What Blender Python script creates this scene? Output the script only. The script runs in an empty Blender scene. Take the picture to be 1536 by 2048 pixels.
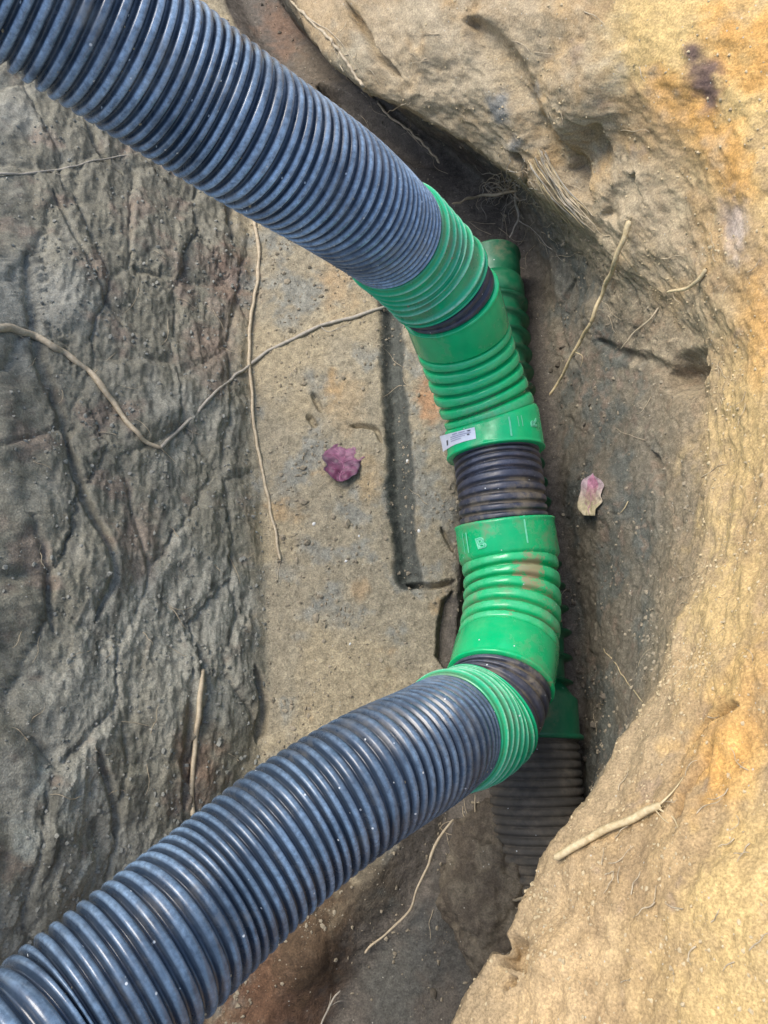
import bpy, bmesh, math, random
import numpy as np
from mathutils import Vector, Matrix
from mathutils.bvhtree import BVHTree

# ------------------------------------------------------------------ camera
F = 1490.0            # focal length in photo pixels (photo 1536 x 2048)
CU, CV = 768.0, 1024.0
H = 1.87              # camera height above the trench bottom
NX, NY = 0.156, 0.36  # where straight down lies in the picture (tilt of the camera)
n = np.array([NX, NY, 1.0]); n /= np.linalg.norm(n)
ez = -n
ex = np.array([1.0, 0, 0]); ex -= ex.dot(n) * n; ex /= np.linalg.norm(ex)
ey = np.cross(ez, ex)
R3 = np.array([ex, ey, ez])          # cam(x right,y down,z fwd) -> world
CAM = np.array([0.0, 0.0, H])
def D(u, v, d):                       # point at distance d along the view axis
    return CAM + R3 @ (np.array([(u - CU) / F, (v - CV) / F, 1.0]) * d)
def P(u, v, h):                       # point at height h above the trench bottom
    r = R3 @ np.array([(u - CU) / F, (v - CV) / F, 1.0])
    return CAM + r * ((h - H) / r[2])
def proj(W):
    c = (W - CAM) @ R3
    return CU + F * c[:, 0] / c[:, 2], CV + F * c[:, 1] / c[:, 2], c[:, 2]

S = bpy.context.scene
COL = S.collection
cd = bpy.data.cameras.new('camera'); cam = bpy.data.objects.new('camera', cd); COL.objects.link(cam)
cd.sensor_fit = 'VERTICAL'; cd.sensor_height = 24.0; cd.lens = 24.0 * F / 2048.0
cd.clip_start = 0.02; cd.clip_end = 500
right = R3 @ np.array([1, 0, 0.]); up = R3 @ np.array([0, -1, 0.]); back = R3 @ np.array([0, 0, -1.])
m = Matrix.Identity(4)
for i in range(3):
    m[i][0] = right[i]; m[i][1] = up[i]; m[i][2] = back[i]; m[i][3] = CAM[i]
cam.matrix_world = m
S.camera = cam
# ------------------------------------------------------------------ light
w = bpy.data.worlds.new("World"); S.world = w; w.use_nodes = True
nt = w.node_tree; nt.nodes.clear()
sky = nt.nodes.new('ShaderNodeTexSky'); sky.sky_type = 'NISHITA'; sky.sun_disc = False
SUN_EL, SUN_AZ = 62.0, -50.0           # azimuth measured from +Y towards +X
sky.sun_elevation = math.radians(SUN_EL); sky.sun_rotation = math.radians(SUN_AZ)
sky.air_density = 1.0; sky.dust_density = 2.5; sky.ozone_density = 1.0
bg = nt.nodes.new('ShaderNodeBackground'); bg.inputs['Strength'].default_value = 0.145
wo = nt.nodes.new('ShaderNodeOutputWorld')
nt.links.new(sky.outputs[0], bg.inputs[0]); nt.links.new(bg.outputs[0], wo.inputs[0])
sd = bpy.data.lights.new('sun', 'SUN'); sun = bpy.data.objects.new('sun', sd); COL.objects.link(sun)
sd.energy = 1.6; sd.angle = math.radians(32); sd.color = (1.0, 0.94, 0.86)
el, az = math.radians(SUN_EL), math.radians(SUN_AZ)
sdir = Vector((math.sin(az) * math.cos(el), math.cos(az) * math.cos(el), math.sin(el)))
sun.rotation_euler = sdir.to_track_quat('Z', 'Y').to_euler()
S.view_settings.view_transform = 'Standard'; S.view_settings.look = 'None'
S.view_settings.gamma = 1; S.view_settings.use_curve_mapping = False
S.view_settings.exposure = 1.08

# ------------------------------------------------------------------ noise
rng = np.random.RandomState(7)
PERM = rng.permutation(512).astype(np.int64); PERM = np.concatenate([PERM, PERM, PERM])
GR = rng.normal(size=(512, 3)); GR /= np.linalg.norm(GR, axis=1)[:, None]
def perlin(p):
    i = np.floor(p).astype(np.int64); f = p - i; i &= 511
    uu = f * f * f * (f * (f * 6 - 15) + 10)
    out = 0
    for dx in (0, 1):
        for dy in (0, 1):
            for dz in (0, 1):
                hsh = PERM[(PERM[(PERM[(i[:, 0] + dx) & 511] + i[:, 1] + dy) & 511] + i[:, 2] + dz) & 511]
                g = GR[hsh]
                dot = g[:, 0] * (f[:, 0] - dx) + g[:, 1] * (f[:, 1] - dy) + g[:, 2] * (f[:, 2] - dz)
                wx = uu[:, 0] if dx else 1 - uu[:, 0]
                wy = uu[:, 1] if dy else 1 - uu[:, 1]
                wz = uu[:, 2] if dz else 1 - uu[:, 2]
                out = out + dot * wx * wy * wz
    return out * 1.5
def fbm(p, sc, octv=4, gain=0.5, seed=0, stretch=(1, 1, 1)):
    q = p * np.array(stretch) * sc + seed * 17.31
    a, s, t = 1.0, 0, 0
    for o in range(octv):
        s = s + a * perlin(q * (2.03 ** o) + o * 5.7); t += a; a *= gain
    return s / t
def ridged(p, sc, octv=3, seed=0, stretch=(1, 1, 1)):
    q = p * np.array(stretch) * sc + seed * 9.13
    a, s, t = 1.0, 0, 0
    for o in range(octv):
        s = s + a * (1 - np.abs(perlin(q * (2.1 ** o) + o * 3.3)) * 2.2); t += a; a *= 0.5
    return s / t
def worley(p, sc, seed=0, stretch=(1, 1, 1)):
    q = p * np.array(stretch) * sc + seed * 3.7
    i = np.floor(q).astype(np.int64); f = q - i
    d1 = np.full(len(q), 9.0); d2 = np.full(len(q), 9.0); cid = np.zeros(len(q))
    for dx in (-1, 0, 1):
        for dy in (-1, 0, 1):
            for dz in (-1, 0, 1):
                hsh = PERM[(PERM[(PERM[(i[:, 0] + dx) & 511] + i[:, 1] + dy) & 511] + i[:, 2] + dz) & 511]
                o = GR[hsh] * 0.4 + 0.5
                dd = (o[:, 0] + dx - f[:, 0]) ** 2 + (o[:, 1] + dy - f[:, 1]) ** 2 + (o[:, 2] + dz - f[:, 2]) ** 2
                near = dd < d1
                d2 = np.where(near, d1, np.minimum(d2, dd)); cid = np.where(near, (hsh % 97) / 97.0, cid)
                d1 = np.where(near, dd, d1)
    return np.sqrt(d1), np.sqrt(d2), cid
def sstep(a, b, x):
    t = np.clip((x - a) / (b - a), 0, 1); return t * t * (3 - 2 * t)

# ------------------------------------------------------------------ helpers
def link(o, parent=None):
    COL.objects.link(o)
    if parent is not None: o.parent = parent
    return o
def mesh_obj(name, verts, faces, mat, parent=None, smooth=True):
    me = bpy.data.meshes.new(name); me.from_pydata([tuple(map(float, v)) for v in verts], [], faces); me.update()
    if smooth: me.polygons.foreach_set('use_smooth', [True] * len(me.polygons))
    if mat: me.materials.append(mat)
    return link(bpy.data.objects.new(name, me), parent)
def grid_obj(name, V, mat, parent=None, closed=False, col=None):
    """V: (rows, cols, 3) array, optionally closed round the columns."""
    r, c = V.shape[:2]
    idx = np.arange(r * c).reshape(r, c)
    if closed: idx = np.concatenate([idx, idx[:, :1]], axis=1)
    a = idx[:-1, :-1]; b = idx[1:, :-1]; c2 = idx[1:, 1:]; d = idx[:-1, 1:]
    q = np.stack([a, b, c2, d], axis=-1).reshape(-1, 4)
    me = bpy.data.meshes.new(name)
    me.vertices.add(r * c); me.vertices.foreach_set('co', V.reshape(-1).astype(np.float32))
    me.loops.add(q.size); me.loops.foreach_set('vertex_index', q.reshape(-1).astype(np.int32))
    me.polygons.add(len(q)); me.polygons.foreach_set('loop_start', np.arange(0, q.size, 4, dtype=np.int32))
    me.update(calc_edges=True)
    me.polygons.foreach_set('use_smooth', np.ones(len(q), dtype=bool))
    if col is not None:
        at = me.color_attributes.new('Col', 'FLOAT_COLOR', 'POINT')
        cc = np.ones((r * c, 4), dtype=np.float32); cc[:, :3] = col.reshape(-1, 3)
        at.data.foreach_set('color', cc.reshape(-1))
    if mat: me.materials.append(mat)
    return link(bpy.data.objects.new(name, me), parent)
def tag(o, label=None, cat=None, group=None, kind=None):
    if label: o['label'] = label
    if cat: o['category'] = cat
    if group: o['group'] = group
    if kind: o['kind'] = kind
    return o
def empty(name, loc, label, cat, group=None):
    o = bpy.data.objects.new(name, None); o.location = tuple(loc); o.empty_display_size = 0.05
    COL.objects.link(o); return tag(o, label, cat, group)
def catmull(pts, ns):
    pts = np.array(pts, float); out = []
    ext = np.vstack([2 * pts[0] - pts[1], pts, 2 * pts[-1] - pts[-2]])
    for i in range(len(pts) - 1):
        p0, p1, p2, p3 = ext[i:i + 4]
        for t in np.arange(ns) / ns:
            out.append(0.5 * ((2 * p1) + (-p0 + p2) * t + (2 * p0 - 5 * p1 + 4 * p2 - p3) * t * t + (-p0 + 3 * p1 - 3 * p2 + p3) * t ** 3))
    out.append(pts[-1]); return np.array(out)

# ------------------------------------------------------------------ materials
def newmat(name):
    mt = bpy.data.materials.new(name); mt.use_nodes = True
    b = mt.node_tree.nodes['Principled BSDF']; return mt, mt.node_tree, b
def N(nt, typ, **kw):
    x = nt.nodes.new(typ)
    for k, v in kw.items():
        if k in x.inputs: x.inputs[k].default_value = v
        else: setattr(x, k, v)
    return x
def noise(nt, scale, detail=5, rough=0.6, vec=None):
    x = N(nt, 'ShaderNodeTexNoise'); x.inputs['Scale'].default_value = scale
    x.inputs['Detail'].default_value = detail; x.inputs['Roughness'].default_value = rough
    if vec: nt.links.new(vec, x.inputs['Vector'])
    return x
def ramp(nt, fac, stops):
    r = nt.nodes.new('ShaderNodeValToRGB'); e = r.color_ramp.elements
    while len(e) < len(stops): e.new(0.5)
    for k, (p, c) in enumerate(stops):
        e[k].position = p; e[k].color = (c[0], c[1], c[2], 1) if not isinstance(c, float) else (c, c, c, 1)
    nt.links.new(fac, r.inputs[0]); return r
def mixc(nt, fac, a, b, mode='MIX'):
    x = nt.nodes.new('ShaderNodeMix'); x.data_type = 'RGBA'; x.blend_type = mode
    for s, v in ((x.inputs[0], fac), (x.inputs[6], a), (x.inputs[7], b)):
        if hasattr(v, 'is_output') or hasattr(v, 'links'): nt.links.new(v, s)
        elif isinstance(v, (int, float)): s.default_value = v
        else: s.default_value = (v[0], v[1], v[2], 1)
    return x.outputs[2]
def bump(nt, hgt, strength, dist, b, prev=None):
    x = nt.nodes.new('ShaderNodeBump'); x.inputs['Strength'].default_value = strength; x.inputs['Distance'].default_value = dist
    nt.links.new(hgt, x.inputs['Height'])
    if prev: nt.links.new(prev, x.inputs['Normal'])
    if b: nt.links.new(x.outputs[0], b.inputs['Normal'])
    return x.outputs[0]

def earth_mat(name='earth', bs=1.0, r0=.72):
    mt, t, b = newmat(name)
    at = t.nodes.new('ShaderNodeVertexColor'); at.layer_name = 'Col'
    tc = t.nodes.new('ShaderNodeTexCoord'); o = tc.outputs['Object']
    n1 = noise(t, 55, 6, 0.7, o); n2 = noise(t, 260, 4, 0.7, o); n3 = noise(t, 14, 5, 0.6, o)
    c = mixc(t, 1.0, at.outputs[0], ramp(t, n1.outputs[0], [(0.25, 1 - .45 * bs), (0.5, 0.97), (0.75, 1 + .5 * bs)]).outputs[0], 'MULTIPLY')
    c = mixc(t, 1.0, c, ramp(t, n2.outputs[0], [(0.3, 0.62), (0.5, 1.0), (0.72, 1.5)]).outputs[0], 'MULTIPLY')
    # scattered pale grit
    v = t.nodes.new('ShaderNodeTexVoronoi'); v.inputs['Scale'].default_value = 95; t.links.new(o, v.inputs['Vector'])
    g = ramp(t, v.outputs['Distance'], [(0.0, 1.0), (0.10, 1.0), (0.16, 0.0)])
    g2 = t.nodes.new('ShaderNodeMath'); g2.operation = 'GREATER_THAN'; g2.inputs[1].default_value = 0.90
    sp = t.nodes.new('ShaderNodeSeparateColor'); t.links.new(v.outputs['Color'], sp.inputs[0]); t.links.new(sp.outputs[0], g2.inputs[0])
    g3 = t.nodes.new('ShaderNodeMath'); g3.operation = 'MULTIPLY'; t.links.new(g.outputs[0], g3.inputs[0]); t.links.new(g2.outputs[0], g3.inputs[1])
    c = mixc(t, g3.outputs[0], c, (0.42, 0.40, 0.33))
    t.links.new(c, b.inputs['Base Color'])
    r = ramp(t, n3.outputs[0], [(0.3, r0), (0.7, 0.95)]); t.links.new(r.outputs[0], b.inputs['Roughness'])
    b.inputs['Specular IOR Level'].default_value = 0.35
    p = bump(t, n1.outputs[0], 0.8 * bs, 0.008 * bs, None); bump(t, n2.outputs[0], 0.9, 0.0025 * bs, b, p)
    return mt
EARTH = earth_mat(); SANDM = earth_mat('sand', .55, .85); CLAYM = earth_mat('wet_clay', .8, .36)

def plastic(name, base, dirt=(0.24, 0.20, 0.13), rough=0.3, dirt_amt=0.5, speck=0.5, dust_sheen=(0.35, 0.38, 0.40), dust_sheen_amt=0.25, wear_sheen=None, spots=(), groove=0.0):
    mt, t, b = newmat(name)
    tc = t.nodes.new('ShaderNodeTexCoord'); o = tc.outputs['Object']
    n1 = noise(t, 9, 7, 0.65, o); n2 = noise(t, 42, 8, 0.72, o); n3 = noise(t, 30, 4, 0.6, o)
    c = mixc(t, ramp(t, n3.outputs[0], [(0.35, 0.0), (0.7, 1.0)]).outputs[0], base, tuple(x * 0.88 for x in base))
    du = t.nodes.new('ShaderNodeMath'); du.operation = 'MULTIPLY'
    t.links.new(ramp(t, n2.outputs[0], [(0.36, 0.0), (0.66, 1.0)]).outputs[0], du.inputs[0])
    n5 = noise(t, 16, 6, .62, o); t.links.new(ramp(t, n5.outputs[0], [(.40, dust_sheen_amt * .12), (.60, dust_sheen_amt)]).outputs[0], du.inputs[1])
    c = mixc(t, du.outputs[0], c, dust_sheen)
    if wear_sheen:  # crest colour: scuffs together with highlights painted in
        vc = t.nodes.new('ShaderNodeVertexColor'); vc.layer_name = 'Col'; sc_ = t.nodes.new('ShaderNodeSeparateColor'); t.links.new(vc.outputs[0], sc_.inputs[0])
        wm = t.nodes.new('ShaderNodeMath'); wm.operation = 'MULTIPLY'; n6 = noise(t, 130, 5, .75, o)
        t.links.new(ramp(t, sc_.outputs[0], [(wear_sheen[0], 0.0), (wear_sheen[1], 1.0)]).outputs[0], wm.inputs[0])
        t.links.new(ramp(t, n6.outputs[0], [(0.34, wear_sheen[2] * .35), (0.62, wear_sheen[2])]).outputs[0], wm.inputs[1])
        n7 = noise(t, 7, 7, .68, o); wq = t.nodes.new('ShaderNodeMath'); wq.operation = 'MULTIPLY'
        t.links.new(wm.outputs[0], wq.inputs[0]); t.links.new(ramp(t, n7.outputs[0], [(.36, .18), (.50, .75), (.62, 1.25)]).outputs[0], wq.inputs[1]); wm = wq; c = mixc(t, wm.outputs[0], c, wear_sheen[3])
    md = t.nodes.new('ShaderNodeMath'); md.operation = 'MULTIPLY'
    a = ramp(t, n1.outputs[0], [(0.52, 0.0), (0.70, 1.0)])
    bb = ramp(t, n2.outputs[0], [(0.40, 0.0), (0.58, 1.0)])
    t.links.new(a.outputs[0], md.inputs[0]); t.links.new(bb.outputs[0], md.inputs[1])
    me = t.nodes.new('ShaderNodeMath'); me.operation = 'MULTIPLY'; t.links.new(md.outputs[0], me.inputs[0]); me.inputs[1].default_value = dirt_amt
    c = mixc(t, me.outputs[0], c, dirt)
    if groove:                        # dust and soil caught in the valleys
        vc2 = t.nodes.new('ShaderNodeVertexColor'); vc2.layer_name = 'Col'; sc2 = t.nodes.new('ShaderNodeSeparateColor'); t.links.new(vc2.outputs[0], sc2.inputs[0])
        sb_ = t.nodes.new('ShaderNodeMath'); sb_.operation = 'SUBTRACT'; t.links.new(sc2.outputs[1], sb_.inputs[0]); t.links.new(sc2.outputs[0], sb_.inputs[1])
        wg = t.nodes.new('ShaderNodeMath'); wg.operation = 'MULTIPLY'
        t.links.new(ramp(t, sb_.outputs[0], [(.45, 0.0), (.85, 1.0)]).outputs[0], wg.inputs[0])
        t.links.new(ramp(t, n1.outputs[0], [(0.42, 0.0), (0.62, groove)]).outputs[0], wg.inputs[1]); c = mixc(t, wg.outputs[0], c, tuple(x * .6 for x in dirt))
    for (sp_, sr_) in spots:          # mud splashes
        vd = t.nodes.new('ShaderNodeVectorMath'); vd.operation = 'DISTANCE'; t.links.new(o, vd.inputs[0]); vd.inputs[1].default_value = tuple(sp_)
        m1 = t.nodes.new('ShaderNodeMath'); m1.operation = 'DIVIDE'; t.links.new(vd.outputs['Value'], m1.inputs[0]); m1.inputs[1].default_value = sr_
        n4 = noise(t, 38, 7, .7, o); m2 = t.nodes.new('ShaderNodeMath'); m2.operation = 'MULTIPLY_ADD'; t.links.new(n4.outputs[0], m2.inputs[0]); m2.inputs[1].default_value = 2.6; t.links.new(m1.outputs[0], m2.inputs[2])
        m3 = ramp(t, m2.outputs[0], [(0.0, 1.0), (.98, 1.0), (1.0, .9)]); mr = t.nodes.new('ShaderNodeMapRange'); t.links.new(m2.outputs[0], mr.inputs[0])
        mr.inputs[1].default_value = 1.85; mr.inputs[2].default_value = 2.15; mr.inputs[3].default_value = .85; mr.inputs[4].default_value = 0.0
        c = mixc(t, mr.outputs[0], c, (.30, .235, .14))
    v = t.nodes.new('ShaderNodeTexVoronoi'); v.inputs['Scale'].default_value = 75; t.links.new(o, v.inputs['Vector'])
    g = ramp(t, v.outputs['Distance'], [(0.0, 1.0), (0.09, 1.0), (0.14, 0.0)])
    sp = t.nodes.new('ShaderNodeSeparateColor'); t.links.new(v.outputs['Color'], sp.inputs[0])
    g2 = t.nodes.new('ShaderNodeMath'); g2.operation = 'GREATER_THAN'; g2.inputs[1].default_value = 1 - 0.12 * speck; t.links.new(sp.outputs[0], g2.inputs[0])
    g3 = t.nodes.new('ShaderNodeMath'); g3.operation = 'MULTIPLY'; t.links.new(g.outputs[0], g3.inputs[0]); t.links.new(g2.outputs[0], g3.inputs[1])
    c = mixc(t, g3.outputs[0], c, (0.55, 0.58, 0.58))
    t.links.new(c, b.inputs['Base Color'])
    rr = t.nodes.new('ShaderNodeMath'); rr.operation = 'MULTIPLY_ADD'; t.links.new(md.outputs[0], rr.inputs[0]); rr.inputs[1].default_value = 0.5
    r2 = ramp(t, n1.outputs[0], [(0.3, rough * 0.8), (0.75, min(1.0, rough * 1.8))]); t.links.new(r2.outputs[0], rr.inputs[2])
    t.links.new(rr.outputs[0], b.inputs['Roughness'])
    bump(t, n2.outputs[0], 0.12, 0.002, b)
    return mt
M_BLUE = plastic('dark_blue_black_plastic', (0.020, 0.034, 0.056), rough=0.18, dirt=(.17,.155,.125), dirt_amt=0.45, speck=1.2, dust_sheen=(0.20, 0.25, 0.30), dust_sheen_amt=0.12, wear_sheen=(.60, .98, .48, (.28, .42, .58)), groove=.25)  # pale blue crests mix scuffs with sky highlights painted into the colour
M_BLUED = plastic('dusty_sheen_blue_black_plastic', (0.022, 0.038, 0.062), rough=0.18, dirt=(.22,.21,.18), dirt_amt=0.55, speck=1.3, dust_sheen=(0.34, 0.41, 0.48), dust_sheen_amt=0.22, wear_sheen=(.50, .95, .75, (.40, .56, .74)), groove=.25)  # upper pipe: paler dust and crests also paint in the sky's reflection
M_STUB = plastic('muddy_black_plastic', (0.016, 0.020, 0.034), rough=0.28, dirt_amt=0.95, speck=1.2, dust_sheen=(0.18, 0.18, 0.22), dust_sheen_amt=0.2, wear_sheen=(.7, 1.0, .16, (.26, .28, .36)), groove=.7)
M_OLD = plastic('earth_covered_black_plastic', (0.060, 0.055, 0.045), dirt=(0.15, 0.125, 0.09), rough=0.75, dirt_amt=1.0, speck=0.3, dust_sheen=(0.14, 0.12, 0.09), dust_sheen_amt=1.0, groove=.9)
M_GREEN = plastic('green_plastic', (0.0, 0.50, 0.175), rough=0.16, dirt_amt=0.6, speck=0.5, dust_sheen=(0.12, 0.46, 0.22), dust_sheen_amt=0.2, wear_sheen=(.7, 1.0, .30, (.25, .60, .38)), groove=.45)
M_GREENM = plastic('muddy_green_plastic', (0.0, 0.44, 0.15), rough=0.18, dirt_amt=0.9, speck=0.6, dust_sheen=(0.12, 0.40, 0.18), dust_sheen_amt=0.25, wear_sheen=(.7, 1.0, .30, (.24, .54, .34)), groove=.8, spots=[(D(1055,1135,1.55), .045), (D(1080,1200,1.55), .04), (D(1075,1270,1.53), .045), (D(1045,1235,1.52), .035), (D(1010,1240,1.50), .03), (D(1075,1360,1.44), .03), (D(1060,1165,1.53), .03)])
M_GREEN2 = plastic('green_ribbed_plastic', (0.0, 0.40, 0.17), rough=0.18, dirt_amt=0.3, speck=0.4, dust_sheen=(0.18, 0.45, 0.28), dust_sheen_amt=0.2, wear_sheen=(.55, .95, .75, (.42, .72, .54)), groove=.5)  # pale rib crests: some wear, mostly highlights painted in
M_GREEN3 = plastic('dusty_green_plastic', (0.0, 0.12, 0.05), rough=0.4, dirt_amt=0.7, speck=0.2, dust_sheen=(0.08, 0.18, 0.10), dust_sheen_amt=0.5, groove=.8)
def simple(name, c1, c2, sc=60, rough=0.7, bmp=0.4):
    mt, t, b = newmat(name)
    tc = t.nodes.new('ShaderNodeTexCoord'); nn = noise(t, sc, 6, 0.7, tc.outputs['Object'])
    r = ramp(t, nn.outputs[0], [(0.3, c1), (0.7, c2)]); t.links.new(r.outputs[0], b.inputs['Base Color'])
    b.inputs['Roughness'].default_value = rough; bump(t, nn.outputs[0], bmp, 0.002, b); return mt
M_ROOT_PALE = simple('pale_root', (0.36, 0.27, 0.13), (0.62, 0.52, 0.32), 90)
M_ROOT_TAN = simple('tan_root', (0.28, 0.22, 0.14), (0.52, 0.44, 0.30), 90)
M_ROOT_GREY = simple('grey_root', (0.22, 0.20, 0.16), (0.42, 0.38, 0.30), 90)
M_ROOT_RED = simple('reddish_root', (0.25, 0.13, 0.06), (0.42, 0.26, 0.13), 90)
M_STONE_W = simple('white_stone', (0.5, 0.5, 0.46), (0.75, 0.75, 0.72), 120)
M_STONE_G = simple('grey_stone', (0.17, 0.18, 0.16), (0.32, 0.33, 0.29), 60)
M_CRUMB = simple('soil_crumb', (0.18, 0.155, 0.11), (0.34, 0.29, 0.20), 25, 0.9)
M_STICK = simple('sticker_paper', (0.62, 0.66, 0.72), (0.75, 0.78, 0.82), 60, 0.35, 0.1)
M_INK = simple('sticker_ink', (0.05, 0.06, 0.07), (0.10, 0.11, 0.12), 60, 0.5, 0.1)
M_INK2 = simple('pale_sticker_ink', (0.33, 0.33, 0.45), (0.42, 0.42, 0.52), 60, 0.5, 0.1)
M_MOULD = simple('raised_green_moulding', (0.10, 0.55, 0.30), (0.20, 0.62, 0.40), 60, 0.3, 0.1)

# ------------------------------------------------------------------ the trench
rows = 10
RL = {
 'L4': [(-900,-500,1.0),(-700,50,.97),(-650,400,.95),(-600,750,.95),(-600,1050,.95),(-600,1400,.92),(-600,1750,.9),(-620,2000,.9),(-650,2300,.9),(-700,2900,.9)],
 'L2': [(-100,-450,.55),(0,-30,.52),(60,380,.5),(80,720,.48),(90,1050,.48),(90,1400,.48),(50,1700,.48),(-20,1880,.5),(-100,2100,.5),(-300,2700,.5)],
 'F1': [(250,-460,.1),(330,0,.1),(485,400,.08),(508,720,.08),(525,1050,.08),(532,1400,.08),(480,1680,.08),(420,1820,.09),(330,1980,.1),(50,2500,.1)],
 'F4': [(380,-480,.08),(440,-20,.08),(720,400,.08),(880,730,.08),(918,1050,.08),(890,1340,.08),(830,1620,.08),(700,1820,.09),(560,1990,.1),(300,2550,.1)],
 'F5': [(400,-490,0),(470,-30,0),(760,390,0),(920,730,0),(945,1050,0),(925,1350,0),(900,1640,0),(800,1840,.01),(680,2010,.02),(400,2600,.05)],
 'F6': [(470,-500,0),(540,-30,0),(1000,400,0),(1095,720,0),(1125,1050,0),(1160,1400,0),(1160,1690,0),(1080,1850,.02),(930,2040,.03),(600,2650,.05)],
 'W1': [(510,-520,.3),(575,0,.25),(1035,370,.22),(1240,710,.26),(1280,1050,.3),(1260,1400,.3),(1165,1690,.3),(1070,1830,.3),(940,2020,.3),(640,2650,.3)],
 'W2': [(560,-540,.6),(600,40,.5),(1055,360,.42),(1390,690,.45),(1405,1050,.5),(1290,1400,.52),(1100,1705,.55),(1015,1840,.56),(900,2050,.56),(700,2650,.55)],
 'S1': [(800,-520,.75),(930,0,.66),(1260,330,.58),(1470,670,.60),(1490,1050,.64),(1430,1400,.66),(1260,1740,.70),(1210,1920,.70),(1120,2200,.72),(900,2800,.75)],
 'S2': [(1500,-600,1.0),(1650,-40,.92),(1750,280,.88),(1800,650,.88),(1850,1050,.92),(1800,1450,.95),(1700,1850,.95),(1650,2080,.95),(1600,2500,.95),(1500,3200,.95)],
}
order = ['L4', 'L2', 'F1', 'F4', 'F5', 'F6', 'W1', 'W2', 'S1', 'S2']
ncell = [50, 190, 170, 24, 46, 60, 70, 90, 100]       # cells between successive rails
RW = np.array([[P(*q) for q in RL[k]] for k in order])         # rails x rows x 3
# rows: dense spline; cells per row gap
rcell = [40, 130, 130, 130, 130, 110, 70, 80, 60]
def resample_rows(R):
    out = []
    for rail in R:
        ext = np.vstack([2 * rail[0] - rail[1], rail, 2 * rail[-1] - rail[-2]]); o = []
        for i in range(len(rail) - 1):
            p0, p1, p2, p3 = ext[i:i + 4]
            for t in np.arange(rcell[i]) / rcell[i]:
                o.append(0.5 * ((2 * p1) + (-p0 + p2) * t + (2 * p0 - 5 * p1 + 4 * p2 - p3) * t * t + (-p0 + 3 * p1 - 3 * p2 + p3) * t ** 3))
        o.append(rail[-1]); out.append(np.array(o))
    return np.array(out)
RD = resample_rows(RW)
# outer ground beyond the banks, out to the horizon
def outer(edge, d0, ks, dz):
    o = []
    for k, z in zip(ks, dz):
        q = edge.copy(); q[:, 0] += d0 * k; q[:, 2] = edge[:, 2] * (1 - min(1, k * .5)) + z * min(1, k * .5); o.append(q)
    return o
left_out = outer(RD[0], -1, [300, 60, 8, 1.5, .4], [1.0, 1.0, 1.0, 1.0, 1.0])
right_out = outer(RD[-1], 1, [.4, 1.5, 8, 60, 300], [1.05, 1.08, 1.1, 1.1, 1.1])
ALL = np.array(left_out + list(RD) + right_out)
cells = [1, 2, 6, 14, 24] + ncell + [24, 14, 6, 2, 1]
colsV = []; colS = []
for i in range(len(ALL) - 1):
    for t in np.arange(cells[i]) / cells[i]:
        colsV.append(ALL[i] * (1 - t) + ALL[i + 1] * t); colS.append(i - 5 + t)
colsV.append(ALL[-1]); colS.append(len(ALL) - 6)
G = np.transpose(np.array(colsV), (1, 0, 2)); colS = np.array(colS)      # rows x cols x 3
# trench goes on beyond both ends
def ext_rows(first, direction, dists):
    return [first + np.array(direction) * d for d in dists]
top = np.array(ext_rows(G[0], (-.55, .83, 0), [300, 60, 10, 2.0, .8, .3]))
bot = np.array(ext_rows(G[-1], (-.55, -.83, 0), [.3, .8, 2.0, 10, 60, 300]))
def blur(a, ax, k):
    for _ in range(k):
        b = a.copy(); sl = [slice(None)] * 3; s0 = sl[:]; s1 = sl[:]; s2 = sl[:]
        s0[ax] = slice(0, -2); s1[ax] = slice(1, -1); s2[ax] = slice(2, None)
        b[tuple(s1)] = (a[tuple(s0)] + 2 * a[tuple(s1)] + a[tuple(s2)]) / 4; a = b
    return a
core = slice(45, G.shape[1] - 45)
Gc = G[:, core].copy(); Gc = blur(Gc, 1, 22); G[:, core] = Gc
NR, NC = G.shape[:2]
V0 = G.reshape(-1, 3)
def normals(G):
    du = np.gradient(G, axis=1); dv = np.gradient(G, axis=0)
    nn = np.cross(du, dv); l = np.linalg.norm(nn, axis=2, keepdims=True); nn = nn / np.maximum(l, 1e-9)
    return nn
NB = normals(G)
# make normals face the camera side
sgn = np.sign(np.sum(NB * (CAM - G), axis=2).mean()); NB = NB * sgn
Nf = NB.reshape(-1, 3)
SS = np.broadcast_to(colS[None, :], (NR, NC)).reshape(-1)
pu, pv, pd = proj(V0); okp = pd > 0.05
def at_px(u, v):                      # base-surface vertex seen at a photo pixel
    d = (pu - u) ** 2 + (pv - v) ** 2; d[~okp] = 1e12
    c = np.where(d < max(d.min() * 4, 30))[0]
    return V0[c[np.argmin(pd[c])]]
def seg_dist(pts, wid):
    """distance of every vertex to a polyline, and position along it (only near it)"""
    pts = np.array(pts); dm = np.full(len(V0), 9.0); am = np.zeros(len(V0)); L = 0; tot = np.linalg.norm(np.diff(pts, axis=0), axis=1).sum()
    lo = pts.min(0) - wid; hi = pts.max(0) + wid
    I = np.where(np.all((V0 > lo) & (V0 < hi), axis=1))[0]
    X = V0[I]; dmi = np.full(len(I), 9.0); ami = np.zeros(len(I))
    for a, b in zip(pts[:-1], pts[1:]):
        ab = b - a; l = np.linalg.norm(ab); t = np.clip(((X - a) @ ab) / (l * l + 1e-9), 0, 1)
        d = np.linalg.norm(X - a - t[:, None] * ab, axis=1); nr = d < dmi
        dmi = np.where(nr, d, dmi); ami = np.where(nr, (L + t * l) / tot, ami); L += l
    return I, dmi, ami

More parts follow.
